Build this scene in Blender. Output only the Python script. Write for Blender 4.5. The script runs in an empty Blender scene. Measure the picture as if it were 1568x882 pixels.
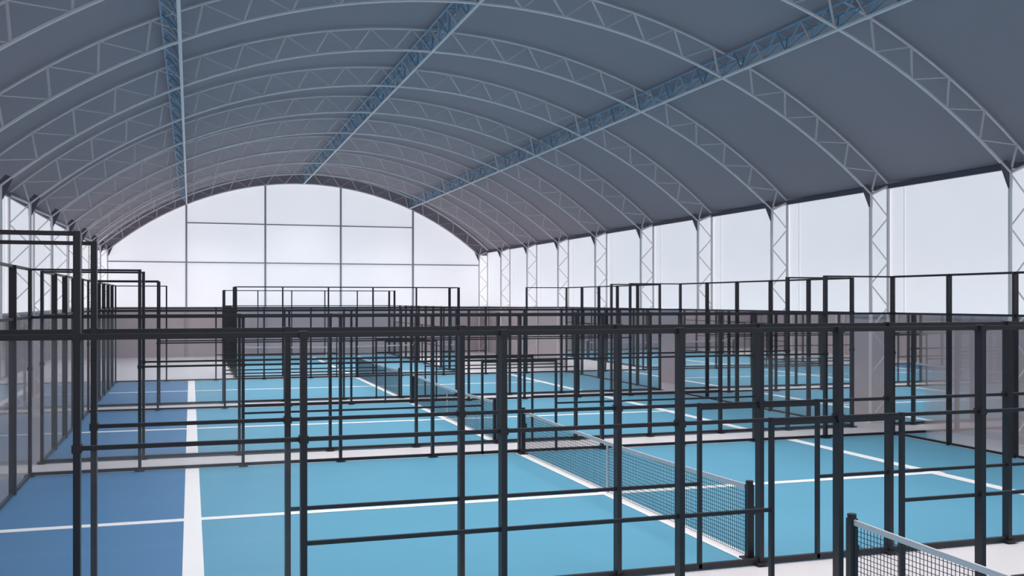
import bpy, math, random
from mathutils import Vector
random.seed(3)
S=bpy.context.scene
S.view_settings.view_transform='Standard'

# ---------------------------------------------------------------- materials
def srgb(r,g,b):
    f=lambda c:(c/255/12.92) if c/255<=0.04045 else ((c/255+0.055)/1.055)**2.4
    return (f(r),f(g),f(b),1)
def mat(name,col,rough=.6,metal=0,noise=0.0,nscale=3,spec=.5,emit=None,estr=0,col2=None,bump=0):
    m=bpy.data.materials.new(name); m.use_nodes=True
    nt=m.node_tree; b=nt.nodes['Principled BSDF']
    b.inputs['Roughness'].default_value=rough; b.inputs['Metallic'].default_value=metal
    b.inputs['Specular IOR Level'].default_value=spec
    tc=nt.nodes.new('ShaderNodeTexCoord'); n=nt.nodes.new('ShaderNodeTexNoise')
    n.inputs['Scale'].default_value=nscale; n.inputs['Detail'].default_value=4
    nt.links.new(tc.outputs['Object'],n.inputs['Vector'])
    r=nt.nodes.new('ShaderNodeMix'); r.data_type='RGBA'
    c2=col2 or tuple(min(1,c*(1+noise)) for c in col[:3])+(1,)
    c1=col if col2 else tuple(c*(1-noise) for c in col[:3])+(1,)
    r.inputs[6].default_value=c1; r.inputs[7].default_value=c2
    nt.links.new(n.outputs['Fac'],r.inputs[0]); nt.links.new(r.outputs[2],b.inputs['Base Color'])
    if emit:
        nt.links.new(r.outputs[2],b.inputs['Emission Color']); b.inputs['Emission Strength'].default_value=estr
    if bump:
        bp=nt.nodes.new('ShaderNodeBump'); bp.inputs['Strength'].default_value=bump
        nt.links.new(n.outputs['Fac'],bp.inputs['Height']); nt.links.new(bp.outputs[0],b.inputs['Normal'])
    return m
M_steel=mat('galvanised_steel',srgb(228,222,222),.4,.0,.06,2,spec=.5)
M_col=mat('column_steel',srgb(240,236,234),.5,.0,.04,2)
M_steelb=mat('blue_steel',srgb(130,166,192),.4,.1,.2,2)
M_roof=mat('roof_membrane',srgb(156,148,154),.8,0,.05,.25,spec=.15)
M_wall=mat('glowing_pvc',srgb(236,236,241),.6,0,.035,.6,emit=True,estr=.60,spec=.2)  # opaque; emission stands in for daylight coming through the membrane
M_dado=mat('dado_panel',srgb(200,186,190),.6,0,.04,.5)
M_black=mat('black_powder_coat',srgb(38,37,42),.42,.1,.1,4)
M_turf=mat('turf_light_blue',srgb(86,150,178),.5,0,.05,.8,spec=.3)
M_turfd=mat('turf_dark_blue',srgb(66,118,162),.5,0,.05,.8,spec=.3)
M_line=mat('white_line_paint',srgb(232,231,234),.6,0,.02,2)
M_floor=mat('pale_concrete',srgb(210,206,210),.45,0,.05,.7,spec=.4)
M_cord=mat('net_cord',srgb(34,40,50),.7,0,.1,5)
M_tape=mat('net_tape',srgb(190,192,198),.6,0,.04,5)
M_mull=mat('grey_mullion',srgb(172,174,184),.5,.0,.05,2)
M_seam=mat('weld_seam',srgb(215,216,224),.6,0,.03,2,emit=True,estr=.5)  # emission gives the seam the wall's stand-in daylight glow, a little weaker
M_gut=mat('eave_flap',srgb(84,82,94),.6,0,.05,2)
def glassmat():
    m=bpy.data.materials.new('tempered_glass'); m.use_nodes=True; nt=m.node_tree
    nt.nodes.clear(); o=nt.nodes.new('ShaderNodeOutputMaterial')
    t=nt.nodes.new('ShaderNodeBsdfTransparent'); t.inputs[0].default_value=(.975,.98,.985,1)
    df=nt.nodes.new('ShaderNodeBsdfDiffuse'); df.inputs[0].default_value=(.9,.92,.95,1)
    m0=nt.nodes.new('ShaderNodeMixShader'); m0.inputs[0].default_value=.03
    g=nt.nodes.new('ShaderNodeBsdfGlossy'); g.inputs['Roughness'].default_value=.02
    f=nt.nodes.new('ShaderNodeFresnel'); f.inputs[0].default_value=1.3
    mx=nt.nodes.new('ShaderNodeMixShader')
    nt.links.new(t.outputs[0],m0.inputs[1]); nt.links.new(df.outputs[0],m0.inputs[2])
    nt.links.new(f.outputs[0],mx.inputs[0]); nt.links.new(m0.outputs[0],mx.inputs[1]); nt.links.new(g.outputs[0],mx.inputs[2])
    nt.links.new(mx.outputs[0],o.inputs[0]); return m
M_glass=glassmat()

# ---------------------------------------------------------------- mesh builder
class MB:
    def __init__(s): s.v=[];s.f=[];s.m=[]
    def box(s,a,b,mi=0):
        x0,y0,z0=a;x1,y1,z1=b;n=len(s.v)
        s.v+=[(x0,y0,z0),(x1,y0,z0),(x1,y1,z0),(x0,y1,z0),(x0,y0,z1),(x1,y0,z1),(x1,y1,z1),(x0,y1,z1)]
        for q in ((0,3,2,1),(4,5,6,7),(0,1,5,4),(1,2,6,5),(2,3,7,6),(3,0,4,7)):
            s.f.append(tuple(n+i for i in q)); s.m.append(mi)
    def tube(s,p,q,r,mi=0,k=6):
        p=Vector(p);q=Vector(q);d=(q-p).normalized()
        u=d.cross(Vector((0,0,1)))
        if u.length<.01:u=d.cross(Vector((0,1,0)))
        u.normalize();w=d.cross(u);n=len(s.v)
        for c in (p,q):
            for i in range(k):
                a=2*math.pi*(i+.5)/k; s.v.append(tuple(c+u*r*math.cos(a)+w*r*math.sin(a)))
        for i in range(k):
            j=(i+1)%k; s.f.append((n+i,n+j,n+k+j,n+k+i)); s.m.append(mi)
        s.f.append(tuple(n+i for i in range(k))[::-1]);s.m.append(mi)
        s.f.append(tuple(n+k+i for i in range(k)));s.m.append(mi)
    def quad(s,*ps,mi=0):
        n=len(s.v);s.v+=list(ps);s.f.append(tuple(range(n,n+len(ps))));s.m.append(mi)
    def obj(s,name,mats,parent=None,smooth=False):
        me=bpy.data.meshes.new(name);me.from_pydata(s.v,[],s.f)
        for m in mats:me.materials.append(m)
        for p,i in zip(me.polygons,s.m):p.material_index=i;p.use_smooth=smooth
        me.update();o=bpy.data.objects.new(name,me);S.collection.objects.link(o)
        if parent:o.parent=parent
        return o
def empty(name,loc=(0,0,0),rz=0):
    e=bpy.data.objects.new(name,None);S.collection.objects.link(e);e.location=loc;e.rotation_euler=(0,0,rz);return e

# ---------------------------------------------------------------- hall dimensions
CX=6.75; HW=12.1; R=17.9; CZ=-6.5; DEP=.65; RI=R-DEP
YB=64.25; SP=5.05; NA=15
YS=[YB-SP*i for i in range(NA)]; YF=YS[-1]
DADO=3.0
def zo(x): return CZ+math.sqrt(R*R-(x-CX)**2)
def zi(x): return CZ+math.sqrt(RI*RI-(x-CX)**2)
AO=math.asin(HW/R); AI=math.asin((HW-DEP)/RI)
ZE=zo(CX+HW); XL=CX-HW; XR=CX+HW

# floor
b=MB(); b.box((XL-.1,YF-.1,-.2),(XR+.1,YB+.1,0)); b.obj('floor',[M_floor])

# ceiling membrane (scalloped slightly between arches)
b=MB(); N=48
ny=NA-1
cols=[]
for j in range(ny*4+1):
    y=YF+(YB-YF)*j/(ny*4); sag=.07*math.sin(math.pi*(j%4)/4)
    row=[]
    for i in range(N+1):
        a=-AO+2*AO*i/N; rr=R+.06-sag
        row.append((CX+rr*math.sin(a),y,CZ+rr*math.cos(a)))
    cols.append(row)
for row in cols:b.v+=row
for j in range(ny*4):
    for i in range(N):
        n=j*(N+1)+i; b.f.append((n,n+1,n+N+2,n+N+1)); b.m.append(0)
b.obj('ceiling',[M_roof],smooth=True)

# long walls
for nm,x,s in (('wall_left',XL,-1),('wall_right',XR,1)):
    b=MB()
    t0,t1=(x-.1,x) if s<0 else (x,x+.1)
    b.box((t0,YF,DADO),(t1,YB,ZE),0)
    b.box((t0,YF,0),(t1,YB,DADO),1)
    b.box((x-s*.05-.03,YF,DADO-.04),(x-s*.05+.03,YB,DADO+.04),2)
    b.box((x-s*.06-.05,YF,ZE-.1),(x-s*.06+.05,YB,ZE+.03),3)
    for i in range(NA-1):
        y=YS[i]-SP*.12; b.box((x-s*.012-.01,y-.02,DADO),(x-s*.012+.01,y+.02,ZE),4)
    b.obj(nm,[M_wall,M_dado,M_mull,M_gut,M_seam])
# end walls
for nm,y,s in (('wall_back',YB,-1),('wall_front',YF,1)):
    b=MB(); yy=y; y2=y-s*.1
    K=40
    xs=[CX-(HW-DEP)+2*(HW-DEP)*i/K for i in range(K+1)]
    for i in range(K):
        x0,x1=xs[i],xs[i+1]
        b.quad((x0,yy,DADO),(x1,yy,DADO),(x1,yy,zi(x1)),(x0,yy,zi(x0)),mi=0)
        b.quad((x0,yy-s*.01,zi(x0)-.02),(x1,yy-s*.01,zi(x1)-.02),(x1,yy-s*.01,zo(x1)+.05),(x0,yy-s*.01,zo(x0)+.05),mi=4)
    for q0,q1 in ((XL,xs[0]),(xs[-1],XR)):
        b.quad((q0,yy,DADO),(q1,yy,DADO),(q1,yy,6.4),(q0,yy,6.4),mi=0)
        b.quad((q0,yy,6.4),(q1,yy,6.4),(q1,yy,zo(q1)),(q0,yy,zo(q0)),mi=4)
    b.box((XL,min(yy,y2),0),(XR,max(yy,y2),DADO),1)
    f=.055
    for xp in (-7,-7/3,7/3,7):
        X=CX+xp; b.box((X-f,yy+min(0,s*.12),0),(X+f,yy+max(0,s*.12),zi(X)),2)
    for z,x0,x1 in ((5.75,CX-HW+.6,CX+HW-.6),(8.15,CX-7,CX+7),(DADO,XL,XR)):
        b.box((x0,yy+min(0,s*.1),z-.035),(x1,yy+max(0,s*.1),z+.035),2)
    b.obj(nm,[M_wall,M_dado,M_mull,M_gut,M_roof])

# arch trusses
def arch(y):
    b=MB(); n=22; rc=.04
    po=[(CX+R*math.sin(-AO+2*AO*i/(2*n)),y,CZ+R*math.cos(-AO+2*AO*i/(2*n))-.03) for i in range(2*n+1)]
    pi=[(CX+RI*math.sin(-AI+2*AI*i/(2*n)),y,CZ+RI*math.cos(-AI+2*AI*i/(2*n))) for i in range(2*n+1)]
    for i in range(2*n):
        b.tube(po[i],po[i+1],rc*.8);b.tube(pi[i],pi[i+1],rc)
    for i in range(0,2*n,2):
        # alternate stout and slim web members, mirrored about the ridge
        ra,rb=(.012,.029) if i<n else (.029,.012)
        ra,rb=rb,ra
        b.tube(pi[i],po[i+1],ra,k=5);b.tube(po[i+1],pi[i+2],rb,k=5)
    for s in (-1,1):
        xo=CX+s*(HW-.06);xi=CX+s*(HW-DEP)
        zt=6.4
        b.tube((xo,y,0),(xo,y,ZE-.03),rc*1.2,1);b.tube((xi,y,0),(xi,y,zt),rc*1.2,1)
        b.tube((xi,y,zt),(xo,y,ZE-.03),rc)
        m=5
        for k in range(m):
            z0=.1+k*(zt-.1)/m;z1=.1+(k+1)*(zt-.1)/m
            zm=(z0+z1)/2
            b.tube((xi,y,z0),(xo,y,zm),.02,1,5);b.tube((xo,y,zm),(xi,y,z1),.02,1,5)
        # knee plate
        n0=len(b.v)
        for yy in (y-.02,y+.02):
            for dx,dz in ((.05,-.35),(-.05,-.35),(-.3,.22),(-.12,.3),(.05,.1)):
                b.v.append((xi+s*dx,yy,zt+dz))
        b.f.append((n0,n0+1,n0+2,n0+3,n0+4));b.m.append(2)
        b.f.append((n0+9,n0+8,n0+7,n0+6,n0+5));b.m.append(2)
        for k in range(5):
            j=(k+1)%5;b.f.append((n0+k,n0+5+k,n0+5+j,n0+j));b.m.append(2)
        xm=(xo+xi)/2
        b.box((xm-.42,y-.12,0),(xm+.33 if s>0 else xm+.42,y+.12,.02),1)
    b.obj('roof_arch_truss',[M_steel,M_col,M_gut])
for y in YS: arch(y-.12 if y==YB else (y+.12 if y==YF else y))

# longitudinal trusses
for xo in (-7.25,0,7):
    b=MB(); X=CX+xo; a=math.asin(xo/R)
    nx,nz=math.sin(a),math.cos(a); tx,tz=nz,-nx
    T0=Vector((CX+(R-.1)*nx,0,CZ+(R-.1)*nz)); B=Vector((CX+(RI-.02)*nx,0,CZ+(RI-.02)*nz))
    TL=T0+Vector((tx,0,tz))*-.17; TR=T0+Vector((tx,0,tz))*.17
    st=SP/5; y=YF; Y=Vector((0,1,0))
    b.tube(B+Y*YF,B+Y*YB,.045,0)
    for Tq in (TL,TR): b.tube(Tq+Y*YF,Tq+Y*YB,.032,1)
    k=0
    while y<YB-.01:
        for Tq in (TL,TR):
            b.tube(B+Y*y,Tq+Y*(y+st/2),.022,1 if k%2 else 0,5); b.tube(Tq+Y*(y+st/2),B+Y*(y+st),.022,1,5)
        b.tube(TL+Y*(y+st/2),TR+Y*(y+st/2),.018,1,5)
        y+=st;k+=1
    b.obj('longitudinal_roof_truss',[M_steel,M_steelb])

# ---------------------------------------------------------------- courts
H1,H2,H3,H4=1.1,2.1,3.1,4.05
Z0=.021
def court(loc,rz,L=20.0,W=10.0,dark_first=True):
    root=empty('padel_court_turf',loc,rz)
    d=L/10
    t=MB(); t.box((0,0,.001),(L,W,.012),0); t.obj('turf',[M_turf],root)
    if dark_first:
        t=MB(); t.box((.0,0,.0121),(L/2-7.0,W,.0145)); t.obj('turf_back_zone',[M_turfd],root)
    l=MB(); z0,z1=.0146,.02
    lw=.13
    l.box((L/2-7.0-lw,0.05,z0),(L/2-7.0+lw,W-.05,z1))
    if L>15: l.box((L/2+7.0-lw,0.05,z0),(L/2+7.0+lw,W-.05,z1))
    l.box((L/2-.12,0.05,z0),(L/2+.12,W-.05,z1))
    l.box((.1,W/2-.1,z0),(L-2.8,W/2+.1,z1-.001))
    l.obj('court_lines',[M_line],root)
    pw,pd=.03,.06
    for y in (0,W):
        r1=empty('court_side_fence',loc,rz); f=MB(); g=MB()
        for i in range(0,11):
            x=i*d; h=H4 if i in (0,1,9,10) else H3
            f.box((x-pw,y-pd,Z0),(x+pw,y+pd,h))
            f.box((x-.09,y-.12,Z0),(x+.09,y+.12,Z0+.02))
            for zb in (H2,H3-.0):   # rail clamps
                f.box((x-pw-.012,y-pd-.006,zb-.035),(x+pw+.012,y+pd+.006,zb+.035))
        rr=.02
        def rail(x0,x1,z,r=rr): f.box((x0,y-r,z-r),(x1,y+r,z+r))
        rail(0,L,H3,.026); rail(0,L,.055,.03)
        rail(0,d,H4-.02);rail(L-d,L,H4-.02)
        rail(d,L-d,H2)
        dw=.87
        rail(2*d,L/2-dw,H1);rail(L/2+dw,L-2*d,H1)
        for x in (L/2-dw,L/2+dw): f.box((x-.022,y-.03,Z0),(x+.022,y+.03,H2+.025))
        f.box((L/2-dw,y-.028,H2-.06),(L/2+dw,y+.028,H2-.01))
        for k in (0,9):
            g.quad((k*d+pw,y,.08),((k+1)*d-pw,y,.08),((k+1)*d-pw,y,H3-.03),(k*d+pw,y,H3-.03))
        for k in (1,8):
            g.quad((k*d+pw,y,.08),((k+1)*d-pw,y,.08),((k+1)*d-pw,y,H2-.03),(k*d+pw,y,H2-.03))
        f.obj('steel_frame',[M_black],r1); g.obj('glass_panels',[M_glass],r1)
    n=5; e=W/n
    for x in (0,L):
        r1=empty('court_end_glass_wall',loc,rz); f=MB(); g=MB()
        for i in range(1,n): f.box((x-pd,i*e-pw,Z0),(x+pd,i*e+pw,H4))
        for z in (H3,H4-.02,.055): f.box((x-.025,.07,z-.025),(x+.025,W-.07,z+.025))
        for i in range(n): g.quad((x,i*e+.07,.08),(x,(i+1)*e-.07,.08),(x,(i+1)*e-.07,H3-.03),(x,i*e+.07,H3-.03))
        f.obj('steel_frame',[M_black],r1); g.obj('glass_panels',[M_glass],r1)
    nr=empty('padel_net',loc,rz)
    c=MB(); x=L/2; y0,y1=.3,W-.3; t=.0027
    def top(y): u=(y-y0)/(y1-y0)*2-1; return .92+.06*u*u
    ny=int((y1-y0)/.055)
    for i in range(ny+1):
        y=y0+(y1-y0)*i/ny; c.box((x-t,y-t,.05),(x+t,y+t,top(y)))
    for j in range(16):
        z=.05+j*.055
        c.box((x-t,y0,z-t),(x+t,y1,z+t))
    c.obj('mesh',[M_cord],nr)
    c=MB(); K=20
    for i in range(K):
        a=y0+(y1-y0)*i/K;bb=y0+(y1-y0)*(i+1)/K
        n0=len(c.v)
        for yy in (a,bb):
            for xx,zz in ((-.012,-.05),(.012,-.05),(.012,.012),(-.012,.012)): c.v.append((x+xx,yy,top(yy)+zz))
        for q in ((0,1,5,4),(1,2,6,5),(2,3,7,6),(3,0,4,7)): c.f.append(tuple(n0+k for k in q));c.m.append(0)
    c.box((x-.014,W/2-.025,.03),(x+.014,W/2+.025,.9))
    c.obj('top_tape',[M_tape],nr)
    c=MB()
    for yy in (y0-.05,y1+.05):
        c.box((x-.045,yy-.045,Z0),(x+.045,yy+.045,1.0)); c.tube((x,yy,.98),(x,yy,1.05),.05,k=12)
        c.box((x-.1,yy-.1,Z0),(x+.1,yy+.1,.04)); c.box((x+.045,yy-.02,.6),(x+.085,yy+.02,.7))
    c.obj('net_posts',[M_black],nr)
X0=-2.97
for y in (-.21,11.45,23.11,34.8): court((X0,y,0),0)
court((12.1,46.2,0),math.pi/2,L=17.5,W=10.2,dark_first=False)

# ---------------------------------------------------------------- light
w=bpy.data.worlds.new('World');S.world=w;w.use_nodes=True
w.node_tree.nodes['Background'].inputs[0].default_value=(.75,.85,1,1)
w.node_tree.nodes['Background'].inputs[1].default_value=.8
for i,x in enumerate((CX-5.5,CX,CX+5.5)):  # added area fills to brighten the floor, no real fixtures; spread hides them from camera
    L=bpy.data.lights.new('added_floor_fill','AREA');L.shape='RECTANGLE';L.size=2.2;L.size_y=66;L.energy=1750
    L.spread=math.radians(115);L.color=(1,.985,.97)
    o=bpy.data.objects.new('added_floor_fill',L);o.location=(x,29,9.2 if x!=CX else 10.3);S.collection.objects.link(o)

# ---------------------------------------------------------------- camera
c=bpy.data.cameras.new('camera');c.lens=35.36;c.sensor_width=36;c.shift_y=.0121;c.clip_start=.05;c.clip_end=300
o=bpy.data.objects.new('camera',c);S.collection.objects.link(o);S.camera=o
o.location=(0,0,3.43);o.rotation_euler=(math.radians(90),0,-math.atan(492/1540))
